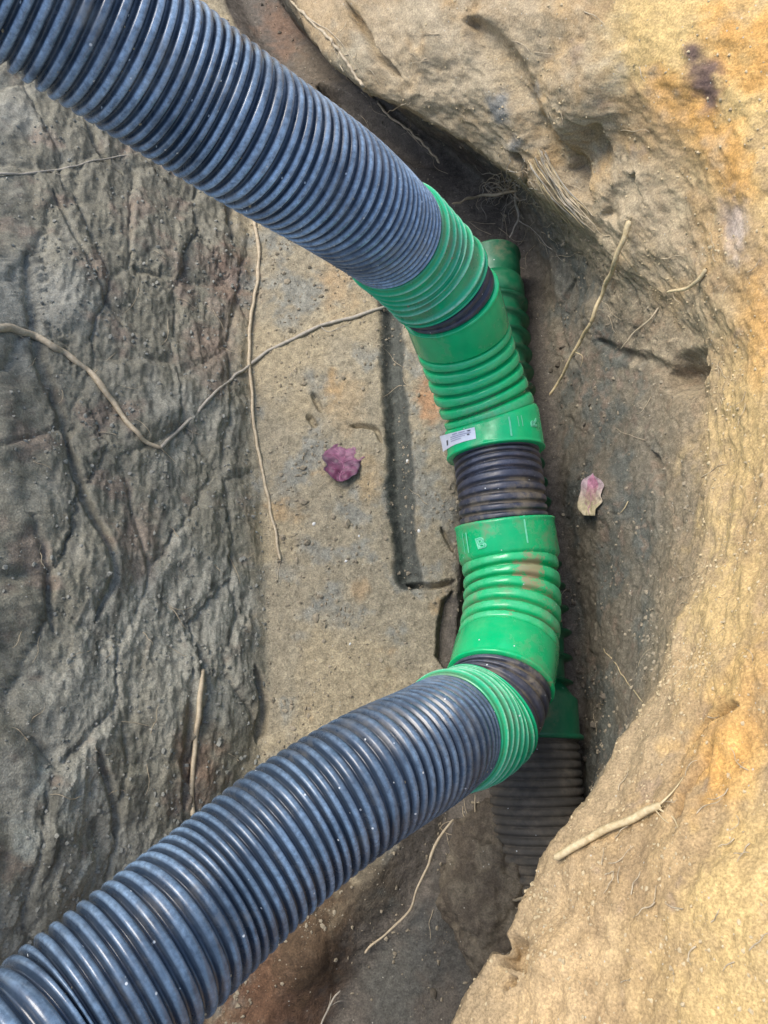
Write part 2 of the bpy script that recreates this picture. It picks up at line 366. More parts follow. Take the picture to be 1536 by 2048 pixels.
wall_l = sstep(2.05, 1.85, SS) * sstep(-1.0, 0.2, SS)           # left clay wall
floor = sstep(1.95, 2.1, SS) * sstep(3.1, 2.95, SS)
gut = sstep(2.95, 3.1, SS) * sstep(5.1, 4.95, SS)
wall_r = sstep(4.9, 5.1, SS) * sstep(7.15, 6.85, SS)
bank = sstep(6.85, 7.15, SS)
disp = np.zeros(len(V0))
low = fbm(V0, 3.2, 3, .5, 1); mid = fbm(V0, 11, 4, .55, 2); fine = fbm(V0, 45, 4, .6, 3)
disp += low * 0.035 * (wall_l + wall_r * .5 + bank * 1.2 + floor * .15)
disp += mid * (0.016 * wall_l + 0.010 * floor + 0.014 * wall_r + 0.012 * bank + .008 * gut)
disp += fine * (0.0048 * wall_l + 0.0045 * floor + 0.0035 * wall_r + 0.0028 * bank + .004 * gut)
# vertical scrape ridges and plucked flakes on the clay wall
stre = ridged(V0, 16, 3, 4, (1, .28, 1.0)); disp += (stre - .5) * 0.008 * wall_l
st2 = ridged(V0, 42, 3, 6, (1, .3, .9)); disp += (st2 - .5) * 0.0035 * (wall_l + .5 * wall_r)
d1, d2, cid = worley(V0 + .02 * np.stack([mid, low, fine], 1), 7, 1, (1, .45, .8))
disp += ((cid - .5) * 0.014 - 0.007 * sstep(.12, 0.0, d2 - d1)) * wall_l
d1b, d2b, cidb = worley(V0 + .015 * np.stack([mid, low, fine], 1), 15, 5)
disp += ((cidb - .5) * 0.005 - 0.003 * sstep(.10, 0.0, d2b - d1b)) * (.55 * wall_r + .35 * floor * (low > 0))
# strata steps along the sand bank
stp = ridged(V0, 5, 4, 8, (1, .5, 1)); disp += (stp - .55) * 0.018 * bank
st3 = fbm(V0, 24, 4, .6, 12, (1, .5, 1)); disp += st3 * .007 * bank + (ridged(V0, 22, 3, 14, (1, .35, 1)) - .5) * .002 * bank

NOISE_W = fbm(V0, 13, 5, .62, 21); NOISE_R = fbm(V0, 34, 5, .7, 27)
def groove(px, width, depth, sharp=.5, taper=True, mul=None):
    pts = catmull([at_px(*q) for q in px], 6)
    I, dd, al = seg_dist(pts, width * 3)
    dd = dd + NOISE_W[I] * width * .36 + (NOISE_R[I] * .005 if not taper else 0)
    wv = width * (np.minimum(1, np.minimum(al, 1 - al) * 6 + .25) if taper else 1)
    f = 1 - sstep(wv * sharp, wv, dd)
    disp[I] -= depth * f
# the slot in the floor and cracks round it
groove([(778,600),(786,740),(796,880),(800,1010),(808,1100),(814,1150)], .042, .036, .12, False)
groove([(806,1160),(860,1168),(915,1158)], .010, .035)
groove([(905,1180),(900,1260),(895,1330)], .030, .05)
groove([(612,905-80),(628,850)], .010, .02); groove([(620,780),(640,820)], .009, .02)
groove([(700,845),(745,850),(760,880)], .008, .02); groove([(880,1050),(905,1100)], .007, .02)
# furrows in the upper bank
groove([(930,40),(985,105),(1030,190),(1085,270),(1130,345),(1180,400)], .050, .036, .05)
groove([(690,10),(720,60),(745,110),(790,160)], .012, .03)
groove([(1130,345),(1165,310),(1195,265)], .075, .045, .05); groove([(1210,430),(1245,395),(1270,360)], .05, .022, .05)
groove([(1020,300),(1050,340),(1080,400)], .015, .03)
groove([(640,170),(760,260),(880,330)], .05, .06, .2)
# right wall
groove([(1140,560),(1112,620),(1118,690),(1150,730)], .016, .014, .1)
groove([(1255,560),(1275,640),(1260,680)], .014, .014, .1)
groove([(1190,680),(1230,705),(1290,725),(1350,745),(1405,740)], .022, .014, .05)
groove([(1330,748),(1380,745),(1420,742)], .06, .055, .05)
groove([(1300,900),(1320,960),(1310,1050)], .015, .02, .2)
groove([(1385,1480),(1440,1440),(1500,1420)], .010, .03)
groove([(1000,1850),(1020,1900),(1000,1960)], .03, .04)
groove([(1350,1640),(1380,1560),(1430,1500)], .010, .02)
# left wall
groove([(55,500),(70,600),(85,700),(125,800),(140,880)], 0.022, 0.020, .1)
groove([(140,880),(165,980),(215,1080),(228,1150),(195,1240)], 0.017, 0.018, .1)
groove([(60,1030),(95,1130),(100,1200),(115,1260)], 0.012, 0.012, .1)
groove([(150,170),(200,290),(250,340)], 0.015, 0.015, .1)
groove([(110,380),(200,560),(250,650)], 0.011, 0.010, .1)
groove([(440,260),(465,400),(470,480)], 0.022, 0.018, .1)
groove([(512,1330),(530,1400),(520,1480)], 0.018, 0.024, .1)
groove([(200,1500),(230,1600),(240,1680)], 0.015, 0.018, .1)
groove([(390,1340),(382,1500),(375,1620)], 0.022, 0.012, .1)
# raised lumps low on the left wall
def lump(u, v, r, a):
    c = at_px(u, v); dd = np.linalg.norm(V0 - c, axis=1); k = dd < r * 2.5
    disp[k] += a * np.exp(-(dd[k] / r) ** 2)
for q in [(175,1130,.07,.03),(130,1560,.05,.02),(60,1690,.06,.02),(120,1700,.05,.018),(180,1720,.03,.014),(1150,200,.06,.02),(1100,1900,.05,.02),
          (1180,620,.05,.02),(1200,1000,.08,.02),(600,1900,.08,.035),(960,1660,.08,.05),(870,1830,.08,.03)]: lump(*q)
amp = sstep(-5, -.5, SS) * sstep(15, 10.5, SS)
fade = np.clip(sstep(3.0, 1.2, np.linalg.norm(V0 - np.array([0, -.2, .5]), axis=1)), .15, 1)
V1 = V0 + Nf * (disp * amp)[:, None]
# ---- earth colours (what each layer is made of; shade painted into slot and hollow)
def mixn(a, b, f): return a * (1 - f[:, None]) + b * f[:, None]
A = lambda *c: np.array(c, float)[None, :]
cl = np.repeat(A(.190, .178, .130), len(V0), 0)
big = fbm(V0, 2.6, 4, .55, 31); med = fbm(V0, 9, 4, .6, 32); sm = fbm(V0, 30, 3, .6, 33); strk = fbm(V0, 22, 4, .6, 34, (1, .22, .8))
cl = mixn(cl, A(.275, .265, .21), sstep(-.05, .3, big + .3 * strk))
cl = mixn(cl, A(.105, .103, .08), sstep(.05, .40, strk + .2 * med))
cl = mixn(cl, A(.20, .155, .115), sstep(.10, .35, med - .4 * big) * .7)
fl = np.repeat(A(.27, .235, .16), len(V0), 0)
fl = mixn(fl, A(.22, .215, .175), sstep(-.02, .25, med)); fl = mixn(fl, A(.31, .26, .165), sstep(.05, .3, -big))
fl = mixn(fl, A(.36, .22, .09), sstep(.26, .46, fbm(V0, 7, 4, .6, 35)) * .4)
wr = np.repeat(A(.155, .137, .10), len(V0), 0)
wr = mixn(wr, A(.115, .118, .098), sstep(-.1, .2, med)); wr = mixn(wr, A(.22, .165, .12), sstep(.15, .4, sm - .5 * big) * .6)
bk = np.repeat(A(.46, .345, .185), len(V0), 0)
bk = mixn(bk, A(.36, .27, .155), sstep(-.02, .3, strk) * .6); bk = mixn(bk, A(.56, .42, .22), sstep(0, .35, med))
bk = mixn(bk, A(.33, .26, .20), sstep(.2, .4, fbm(V0, 16, 4, .65, 36)) * .6)
bk = bk * .67 * np.array([1.04, .97, .92])
bk = mixn(bk, A(.33, .25, .145), sstep(8.1, 7.2, SS + .7 * med + .4 * strk) * .85)
edge = SS + .12 * med + .08 * sm
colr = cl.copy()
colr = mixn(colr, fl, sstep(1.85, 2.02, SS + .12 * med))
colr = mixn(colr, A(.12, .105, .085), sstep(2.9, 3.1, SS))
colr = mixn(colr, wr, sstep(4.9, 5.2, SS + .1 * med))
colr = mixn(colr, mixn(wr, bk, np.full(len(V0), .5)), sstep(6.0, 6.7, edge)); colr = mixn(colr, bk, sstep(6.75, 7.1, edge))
def stain_shade(u, v, r, c, a=1.0, st=(1, .6, 1), th=.0):
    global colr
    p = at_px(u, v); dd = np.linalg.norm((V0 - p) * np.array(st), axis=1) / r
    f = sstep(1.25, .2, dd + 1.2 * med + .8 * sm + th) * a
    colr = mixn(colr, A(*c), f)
ORG = (.50, .28, .085); YEL = (.52, .37, .155)
_I, _dd, _al = seg_dist(catmull([at_px(*q) for q in [(778,600),(786,740),(796,880),(800,1010),(808,1100),(814,1150)]], 6), .2)
_f = np.zeros(len(V0)); _f[_I] = sstep(.040, .026, _dd + NOISE_W[_I] * .02); colr = mixn(colr, A(.085, .09, .075), _f)  # dark clay fill, with the slot's shade put into its colour
for q in [(1320,60,.12,YEL),(1480,160,.20,YEL),(1400,230,.07,ORG),(1450,60,.06,ORG),(1520,110,.06,ORG),(1330,190,.05,ORG),(1470,330,.06,ORG),
          (1480,1450,.10,ORG,.6),(1460,1530,.05,ORG),(1520,1700,.10,YEL,.5),(1500,1950,.12,YEL,.6),(1370,2000,.12,YEL,.3),(1100,1980,.10,(.50,.36,.19),.7),(980,170,.06,YEL,.5),
          (1480,850,.15,YEL,.6),(1450,1250,.12,YEL,.6),(1540,640,.08,ORG,.7)]: stain_shade(*q)
stain_shade(1400, 150, .035, (.12, .08, .07), .9); stain_shade(1420, 185, .03, (.12, .08, .07), .9); stain_shade(1385,110,.02,(.12,.08,.07),.9)
stain_shade(1480, 470, .04, (.50, .43, .38), .7); stain_shade(1455, 440, .03, (.30,.24,.21), .6)
stain_shade(690, 800, .05, (.36,.24,.11), .3); stain_shade(735, 960, .04, (.38,.26,.12), .4); stain_shade(715,1180,.02,(.38,.24,.11),.4); stain_shade(670,560,.07,(.36,.25,.13),.5)
stain_shade(860, 790, .05, (.36,.20,.10), .8); stain_shade(660, 770, .03, (.42,.26,.1), .5)
stain_shade(470, 560, .08, (.20,.12,.085), .6); stain_shade(420, 700, .08, (.20,.14,.10), .5); stain_shade(280,1080,.06,(.24,.18,.13),.6)
stain_shade(550, 1930, .13, (.105,.055,.03), .85, th=-.2); stain_shade(480,1990,.10,(.12,.062,.033),.8); stain_shade(640,1830,.10,(.085,.055,.03),.9); stain_shade(760,1760,.08,(.075,.06,.04),.8)
stain_shade(800,1950,.10,(.10,.10,.085),.8); stain_shade(900,1850,.10,(.085,.085,.075),.8)
stain_shade(620,130,.12,(.19,.15,.10),.6); stain_shade(560,60,.10,(.22,.13,.08),.6); stain_shade(700,150,.07,(.22,.24,.19),.6)
for q in [(780,130),(900,220),(1030,150),(1150,420),(1280,480)]: stain_shade(*q, .22, (.36,.30,.20), .6)
for q in [(140,1600),(178,1722),(38,1685),(90,1560)]: stain_shade(*q, .03, (.30,.31,.26), .8)
for q in [(1000,222),(1035,285),(1065,180)]: stain_shade(*q, .028, (.20,.21,.20), .8)
stain_shade(960,340,.12,(.07,.062,.05),.9); stain_shade(860,380,.12,(.07,.06,.05),.9)  # dark soil of the hollow, its shade painted into the colour
stain_shade(400,1540,.06,(.20,.12,.075),.6); stain_shade(1310, 250,.06,(.36,.24,.12),.4)
stain_shade(1120,560,.05,(.17,.17,.14),.6)
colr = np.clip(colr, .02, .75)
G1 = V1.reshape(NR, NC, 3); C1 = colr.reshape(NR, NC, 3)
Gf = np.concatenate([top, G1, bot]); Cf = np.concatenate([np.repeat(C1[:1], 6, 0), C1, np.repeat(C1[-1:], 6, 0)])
# join the undisplaced far rows to the displaced edge
def piece(name, s0, s1, mt=None):
    i0 = int(np.searchsorted(colS, s0)); i1 = int(np.searchsorted(colS, s1))
    sub = Gf[:, i0:i1 + 1][:, ::(1 if sgn > 0 else 1)]
    o = grid_obj(name, sub, mt or EARTH, col=Cf[:, i0:i1 + 1]); tag(o, kind='structure')
    return o
EDG = colS[-1]
pieces = [piece('ground', colS[0], 0.0), piece('trench_wall', 0.0, 2.0, CLAYM), piece('trench_floor', 2.0, 5.0),
          piece('trench_wall', 5.0, 7.0), piece('sand_bank', 7.0, 9.0, SANDM), piece('ground', 9.0, EDG)]
# flip if the faces look away
for o in pieces:
    if sgn < 0: o.data.flip_normals()
# ray casting on the finished surface
ca, cb = int(np.searchsorted(colS, -.5)), int(np.searchsorted(colS, 9.3))
sub = G1[::2, ca:cb:2]; r_, c_ = sub.shape[:2]; ii = np.arange(r_ * c_).reshape(r_, c_)
qq = np.stack([ii[:-1, :-1], ii[:-1, 1:], ii[1:, 1:], ii[1:, :-1]], -1).reshape(-1, 4)
BVH = BVHTree.FromPolygons([tuple(x) for x in sub.reshape(-1, 3).tolist()], qq.tolist())
def hit(u, v, lift=0.0):
    r = R3 @ np.array([(u - CU) / F, (v - CV) / F, 1.0]); r /= np.linalg.norm(r)
    loc, nn, _, _ = BVH.ray_cast(Vector(CAM), Vector(r), 20)
    if loc is None: return P(u, v, .5), np.array([0, 0, 1.])
    nn = np.array(nn); nn = nn if nn.dot(r) < 0 else -nn
    return np.array(loc) - r * lift, nn

# ------------------------------------------------------------------ tubes
class Path:
    def __init__(s, pts, ns=24):
        s.p = catmull(pts, ns); s.ns = ns
        d = np.linalg.norm(np.diff(s.p, axis=0), axis=1); s.L = np.concatenate([[0], np.cumsum(d)])
        t = np.gradient(s.p, axis=0); t /= np.linalg.norm(t, axis=1)[:, None]; s.t = t
        nrm = np.zeros_like(t); a = np.cross(t[0], [0, 0, 1.]); nrm[0] = a / np.linalg.norm(a)
        for i in range(1, len(t)):
            v = nrm[i - 1] - nrm[i - 1].dot(t[i]) * t[i]; nrm[i] = v / np.linalg.norm(v)
        s.n = nrm
    def s_of(s, idx): return float(np.interp(idx * s.ns, np.arange(len(s.L)), s.L))
    def frame(s, q):
        q = np.atleast_1d(q); f = lambda a: np.stack([np.interp(q, s.L, a[:, k]) for k in range(3)], 1)
        p, t, nn = f(s.p), f(s.t), f(s.n); t /= np.linalg.norm(t, axis=1)[:, None]
        nn -= np.sum(nn * t, axis=1)[:, None] * t; nn /= np.linalg.norm(nn, axis=1)[:, None]
        return p, t, nn, np.cross(t, nn)
def tube(name, path, s, r, mat, parent=None, seg=96, wob=0.0, rib=None):
    p, t, nn, bb = path.frame(np.array(s)); th = np.linspace(0, 2 * np.pi, seg, endpoint=False)
    colm = None
    if rib is not None:                # how far up its rib each ring of the mesh lies: the crowns get scuffs and painted highlights, the valleys hold soil
        cm = np.clip((np.array(r) - rib[0]) / (rib[1] - rib[0]), 0, 1); colm = np.zeros((len(cm), seg, 3)); colm[:, :, 0] = cm[:, None]; colm[:, :, 1] = 1
    r = np.array(r)[:, None, None]
    V = p[:, None, :] + r * (np.cos(th)[None, :, None] * nn[:, None, :] + np.sin(th)[None, :, None] * bb[:, None, :])
    if wob: V = V + wob * fbm(V.reshape(-1, 3), 40, 3, .5, 3).reshape(V.shape[0], V.shape[1], 1) * (V - p[:, None, :]) * 10
    return grid_obj(name, V, mat, parent, closed=True, col=colm)
def corr(s0, s1, R, pitch, depth, k=9, crown=.62):
    """corrugation profile: broad rounded crowns and narrow valleys"""
    nn = int((s1 - s0) / pitch * k); s = np.linspace(s0, s1, nn + 1); ph = ((s - s0) / pitch) % 1.0
    x = np.abs(ph - .5) * 2                       # 0 at crown centre, 1 at the valley
    f = 1 - sstep(crown - .18, 1.0, x) - .10 * (x / crown).clip(0, 1) ** 2
    return s, R - depth * (1 - f)
def closed_ends(s, r, inner):
    return np.concatenate([[s[0]], s, [s[-1]]]), np.concatenate([[inner], r, [inner]])

far_u = [D(-400,-400,.72) + np.array([-2.2,1.0,-.36]), D(-400,-400,.72) + np.array([-1.1,.5,-.30]), D(-400,-400,.72) + np.array([-.45,.18,-.04])]
MP = far_u + [D(*q) for q in [(-400,-400,.72),(0,-85,.84),(192,54,.91),(363,176,.99),(513,279,1.065),(679,387,1.19),(783,470,1.36),
     (828,512,1.445),(870,556,1.50),(903,608,1.555),(926,680,1.62),(955,765,1.67),(982,842,1.69),(992,910,1.685),(1002,980,1.66),(1008,1045,1.65),
     (1018,1115,1.64),(1024,1190,1.61),(1018,1270,1.56),(1005,1340,1.50),(988,1405,1.445),(946,1450,1.39),(897,1464,1.31),(845,1497,1.22),
     (730,1560,1.12),(587,1658,1.045),(441,1783,.97),(316,1895,.90),(150,2040,.83),(0,2180,.77),(-400,2550,.68)]]
MP = MP + [D(-400,2550,.68) + np.array([-.5,-.25,-.03]), D(-400,2550,.68) + np.array([-1.4,-.6,-.06]), D(-400,2550,.68) + np.array([-2.4,-1.0,-.06])]
MAIN = Path(MP); o3 = 3        # index offset of the far points
sx = lambda i: MAIN.s_of(i + o3)
def corr_pipe(i0, i1, R, pitch, depth, mat, name, label, cat, seg=96, k=9, group=None):
    s, r = corr(sx(i0), sx(i1), R, pitch, depth, k, .56 if depth > .007 else .62); s, r = closed_ends(s, r, R * .82)
    o = tube(name, MAIN, s, r, mat, None, seg, rib=(R - depth * .85, R)); return tag(o, label, cat, group)
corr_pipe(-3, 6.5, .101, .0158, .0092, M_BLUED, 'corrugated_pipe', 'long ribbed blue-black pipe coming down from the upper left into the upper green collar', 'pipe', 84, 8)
corr_pipe(21.5, 33, .100, .0170, .0098, M_BLUE, 'corrugated_pipe', 'long ribbed blue-black pipe rising to the lower left from the lower green collar', 'pipe', 84, 8)
corr_pipe(12.9, 15.2, .097, .0185, .0060, M_STUB, 'corrugated_pipe', 'short dark ribbed pipe between the two green bends, speckled with mud', 'pipe', 96, 10)
def stub(i0, i1, label):
    s, r = corr(sx(i0), sx(i1), .101, .020, .007, 10); s, r = closed_ends(s, r, .08)
    tag(tube('pipe_stub', MAIN, s, r, M_STUB, rib=(.094, .101)), label, 'pipe')
stub(7.0, 9.2, 'short dark muddy pipe ring between the upper green collar and the upper bend')
stub(18.9, 20.9, 'short dark muddy pipe ring between the lower green bend and the lower collar')
def collar(i0, i1, label, flip):
    a, b = sx(i0), sx(i1); e = empty('pipe_collar', MAIN.frame(a)[0][0], label, 'pipe collar')
    e_off = Vector(MAIN.frame(a)[0][0])
    nr = 6; pitch = (b - a) / nr
    s = np.linspace(a, b, nr * 22 + 1); x = (s - a) / (b - a); x = 1 - x if flip else x
    ph = ((s - a) / pitch) % 1; r = .1020 + .0035 * x + .0062 * np.exp(-((ph - .5) / .15) ** 2); s, r = closed_ends(s, r, .098)
    x_ = (s - a) / (b - a); x_ = 1 - x_ if flip else x_; o = tube('ribbed_sleeve', MAIN, s, r, M_GREEN2, e, 120); vcol = np.zeros((len(s), 120, 3)); vcol[:, :, 0] = np.clip((r - .1020 - .0035 * x_) / .0062, 0, 1)[:, None]; vcol[:, :, 1] = 1
    at_ = o.data.color_attributes.new('Col', 'FLOAT_COLOR', 'POINT'); c4 = np.ones((vcol.shape[0] * 120, 4), np.float32); c4[:, :3] = vcol.reshape(-1, 3); at_.data.foreach_set('color', c4.reshape(-1)); o.matrix_parent_inverse = Matrix.Translation(-e_off)
    for q in ((a,) if flip else (b,)):
        ss = q + np.array([-.0030, -.0022, 0, .0022, .0030]); rr = np.array([.104, .1085, .1105, .1085, .104])
        ss, rr = closed_ends(ss, rr, .100)
        x = tube('rim', MAIN, ss, rr, M_GREEN2, e, 120); x.matrix_parent_inverse = Matrix.Translation(-e_off)
    return e
collar(6.0, 8.2, 'green ribbed collar on the end of the upper blue-black pipe', 0)
collar(20.42, 22.0, 'green ribbed collar on the end of the lower blue-black pipe', 1)
def bend(a0, a1, b1, c1, nrib, label, R0=.106, R1=.109):
    e = empty('pipe_bend', MAIN.frame(sx(a0))[0][0], label, 'pipe bend'); off = Matrix.Translation(-Vector(e.location))
    def T(name, s, r, mat=M_GREEN):
        o = tube(name, MAIN, s, r, mat, e, 120); o.matrix_parent_inverse = off; return o
    def sock(i0, i1, R):
        a, b = sx(i0), sx(i1); s = [a, a + .001, a + .004, a + .007, a + .012, b - .010, b - .004, b]
        r = [R - .012, R + .001, R + .003, R + .001, R, R, R - .004, R - .008]; return s, r
    s, r = sock(a0, a1, R0); T('socket', s, r)
    s, r = sock(c1, b1, R1); T('socket', s, r)
    a, b = min(sx(a1), sx(b1)), max(sx(a1), sx(b1)); pitch = (b - a) / nrib
    nn = nrib * 14; s = np.linspace(a - .004, b + .004, nn); ph = ((s - a) / pitch) % 1
    r = .0955 + .0085 * np.maximum(0, np.sin(np.pi * ph)) ** .55
    T('ribbed_elbow', s, r); return e, T, off
# upper bend: sockets 9..10.2 and 12..13 ; lower bend: 15..16.1 and 18.3..19.2
def bend2(s1, elb, s2, nrib, label, Ra, Rb, flip):
    GM = M_GREENM if flip else M_GREEN
    e = empty('pipe_bend', MAIN.frame(sx(s1[0]))[0][0], label, 'pipe bend'); off = Matrix.Translation(-Vector(e.location))
    def T(name, s, r):
        o = tube(name, MAIN, s, r, GM, e, 128, .0015, (.092, .1045) if name == 'ribbed_elbow' else None); o.matrix_parent_inverse = off; return o
    def sock(i0, i1, R, lead):
        a, b = sx(i0), sx(i1)
        if lead:   # mouth at a
            s = [a, a, a + .002, a + .005, a + .008, a + .013, b - .012, b - .005, b]; r = [R - .012, R, R + .002, R + .002, R + .0005, R, R, R - .003, R - .009]
        else:
            s = [a, a + .005, a + .012, b - .013, b - .008, b - .005, b - .002, b, b]; r = [R - .009, R - .003, R, R, R + .0005, R + .002, R + .002, R, R - .012]
        return s, r
    T('socket', *sock(s1[0], s1[1], Ra, True)); T('socket', *sock(s2[0], s2[1], Rb, False))
    a, b = sx(elb[0]), sx(elb[1]); pitch = (b - a) / nrib
    nn = nrib * 16; s = np.linspace(a - .004, b + .004, nn); ph = ((s - a) / pitch) % 1
    r = .1045 - .0115 * np.exp(-(np.minimum(ph, 1 - ph) / .13) ** 2) - .0035 * (2 * ph - 1) ** 2
    T('ribbed_elbow', s, r); return e, off
UB, UO = bend2((8.85, 9.95), (9.9, 11.95), (11.85, 13.0), 6, 'bright green ribbed pipe bend nearest the top, with a white sticker on its lower socket', .105, .109, 0)
LB, LO = bend2((15.0, 16.15), (16.05, 18.4), (18.3, 19.42), 6, 'green mud-smeared ribbed pipe bend below the short dark pipe, leading into the lower collar', .109, .106, 1)

# things lying on a tube surface: maps (along, around) to a point
def on_tube(s, uv_px, R):
    """angle round the tube whose surface is seen at sideways pixel offset"""
    return s
def ang_for(s, R, u):
    p, t, nn, bb = [x[0] for x in MAIN.frame(s)]
    best = None
    for k in np.linspace(0, 2 * np.pi, 720, endpoint=False):
        d = np.cos(k) * nn + np.sin(k) * bb; w = p + R * d
        if d.dot(CAM - w) <= 0: continue
        uu, vv, _ = proj(w[None]); e = abs(uu[0] - u)
        if best is None or e < best[0]: best = (e, k)
    return best[1]
def patch(name, parent, off, s0, s1, a0, a1, R, mat, th=.0006, ns=8, na=14, shear=0.0, bulge=None):
    S_, A_ = np.meshgrid(np.linspace(s0, s1, ns), np.linspace(a0, a1, na), indexing='ij')
    A2 = A_ + shear * (S_ - s0)
    V = np.zeros(S_.shape + (3,))
    for i in range(ns):
        p, t, nn, bb = [x[0] for x in MAIN.frame(S_[i, 0])]
        for j in range(na):
            rr = R + th + (bulge(i / (ns - 1), j / (na - 1)) if bulge else 0)
            V[i, j] = p + rr * (np.cos(A2[i, j]) * nn + np.sin(A2[i, j]) * bb)
    o = grid_obj(name, V, mat, parent); o.matrix_parent_inverse = off; return o
# ---- sticker, moulded marks
def px_s(v, i0, i1):                  # arc length on the main line whose centre shows at picture height v
    q = np.linspace(sx(i0), sx(i1), 200); uu, vv, _ = proj(MAIN.frame(q)[0]); return q[np.argmin(abs(vv - v))]
RS = .1095
s_a, s_b = px_s(848, 11.8, 13), px_s(893, 11.8, 13.2)
aL, aR = ang_for((s_a + s_b) / 2, RS, 890), ang_for((s_a + s_b) / 2, RS, 951)
aR = aL + ((aR - aL + np.pi) % (2 * np.pi) - np.pi)
def curl(i, j): return .004 * max(0, .28 - j) ** 1.2 * 12 * (1 - i * .3)
st = patch('sticker', UB, UO, s_a, s_b, aL, aR, RS, M_STICK, .0012, 10, 18, shear=0.0, bulge=curl)
st['label'] = 'white paper sticker with small print, curling off at its left end'
def lerp(a, b, t): return a + (b - a) * t
for k, (t0, t1, a0, a1) in enumerate([(.18,.30,.48,.62),(.18,.30,.66,.80),(.18,.30,.84,.92),(.42,.50,.42,.92),(.58,.64,.42,.80),(.72,.78,.42,.70)]):
    patch('print_mark', UB, UO, lerp(s_a, s_b, t0), lerp(s_a, s_b, t1), lerp(aL, aR, a0), lerp(aL, aR, a1), RS, M_INK2, .0018, 3, 6)
for (t0, t1, a0, a1) in [(.55,.85,.14,.30),(.10,.30,.10,.20),(.55,.66,.84,.89),(.20,.32,.86,.91)]:
    patch('print_mark', UB, UO, lerp(s_a, s_b, t0), lerp(s_a, s_b, t1), lerp(aL, aR, a0), lerp(aL, aR, a1), RS, M_INK, .0024 + .004 * max(0, .28 - a1), 3, 4)
def seam(par, off, i0, i1, v0, v1, u, wpx=2.2, name='moulded_line'):
    a, b = px_s(v0, i0, i1), px_s(v1, i0, i1); c = ang_for((a + b) / 2, RS, u); h = wpx * .0007 / .1
    patch(name, par, off, a, b, c - h, c + h, RS, M_MOULD, .0012, 5, 3)
seam(UB, UO, 11.9, 13.2, 842, 898, 1020, 2.6); seam(UB, UO, 11.9, 13.2, 846, 872, 1036, 1.4); seam(UB, UO, 11.9, 13.2, 846, 872, 1044, 1.4)
seam(LB, LO, 15, 16.4, 1042, 1100, 1052, 2.4); seam(LB, LO, 15, 16.4, 1058, 1104, 936, 2.4); seam(LB, LO, 15, 16.4, 1058, 1104, 929, 1.4)
def glyph(txt, par, off, i0, i1, u, v, size, rot):
    cu = bpy.data.curves.new('moulded_letter', 'FONT'); cu.body = txt; cu.size = size; cu.align_x = 'CENTER'; cu.align_y = 'CENTER'
    cu.fill_mode = 'NONE'; cu.bevel_depth = size * .05; cu.bevel_resolution = 1; cu.resolution_u = 4
    tmp = bpy.data.objects.new('tmp_letter', cu); COL.objects.link(tmp)
    dg = bpy.context.evaluated_depsgraph_get(); me = bpy.data.meshes.new_from_object(tmp.evaluated_get(dg)); bpy.data.objects.remove(tmp)
    s0 = px_s(v, i0, i1); c = ang_for(s0, RS, u); c2 = ang_for(s0, RS, u + 10); sg = 1 if ((c2 - c + np.pi) % (2 * np.pi) - np.pi) > 0 else -1
    for vt in me.vertices:
        x, y = vt.co.x, vt.co.y; x, y = x * math.cos(rot) - y * math.sin(rot), x * math.sin(rot) + y * math.cos(rot)
        p, t, nn, bb = [k[0] for k in MAIN.frame(s0 - y)]; a = c + sg * x / RS
        vt.co = Vector(p + (RS + .0006 + vt.co.z) * (np.cos(a) * nn + np.sin(a) * bb))
    me.materials.clear(); me.materials.append(M_MOULD)
    o = link(bpy.data.objects.new('moulded_letter', me), par); o.matrix_parent_inverse = off
glyph('B', LB, LO, 15, 16.6, 962, 1086, .042, math.radians(8))
glyph('R', UB, UO, 11.8, 13.3, 1068, 866, .030, math.radians(90))

# ------------------------------------------------------------------ the fitting lying under the bends
UP = Path([P(970,300,.095), P(984,480,.095), P(1006,800,.095), P(1060,1200,.095), P(1068,1330,.10), P(1066,1480,.105), P(1085,1760,.095), P(1100,2000,.09)], 24)
def us(v):
    q = np.linspace(0, UP.L[-1], 800); uu, vv, _ = proj(UP.frame(q)[0]); return q[np.argmin(abs(vv - v))]
UF = empty('pipe_fitting', UP.frame(us(480))[0][0], 'long dusty green pipe fitting lying in the gutter, half hidden beneath the two bends', 'pipe fitting')
UFo = Matrix.Translation(-Vector(UF.location))
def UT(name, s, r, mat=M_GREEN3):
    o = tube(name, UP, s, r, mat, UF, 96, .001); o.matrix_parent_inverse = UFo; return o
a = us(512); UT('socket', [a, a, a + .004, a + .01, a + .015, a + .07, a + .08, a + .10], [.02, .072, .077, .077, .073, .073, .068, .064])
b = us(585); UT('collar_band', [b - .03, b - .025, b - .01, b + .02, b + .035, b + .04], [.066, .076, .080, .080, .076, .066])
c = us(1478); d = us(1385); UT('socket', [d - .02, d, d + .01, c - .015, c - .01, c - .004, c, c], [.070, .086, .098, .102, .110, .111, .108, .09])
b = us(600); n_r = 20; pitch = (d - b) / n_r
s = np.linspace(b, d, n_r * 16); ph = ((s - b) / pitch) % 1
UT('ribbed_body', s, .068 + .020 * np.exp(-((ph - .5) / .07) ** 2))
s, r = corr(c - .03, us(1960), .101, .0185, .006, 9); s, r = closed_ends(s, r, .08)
tag(tube('corrugated_pipe', UP, s, r, M_OLD), 'earth-covered dark ribbed pipe running from the low green fitting to under the sandy lip', 'pipe')

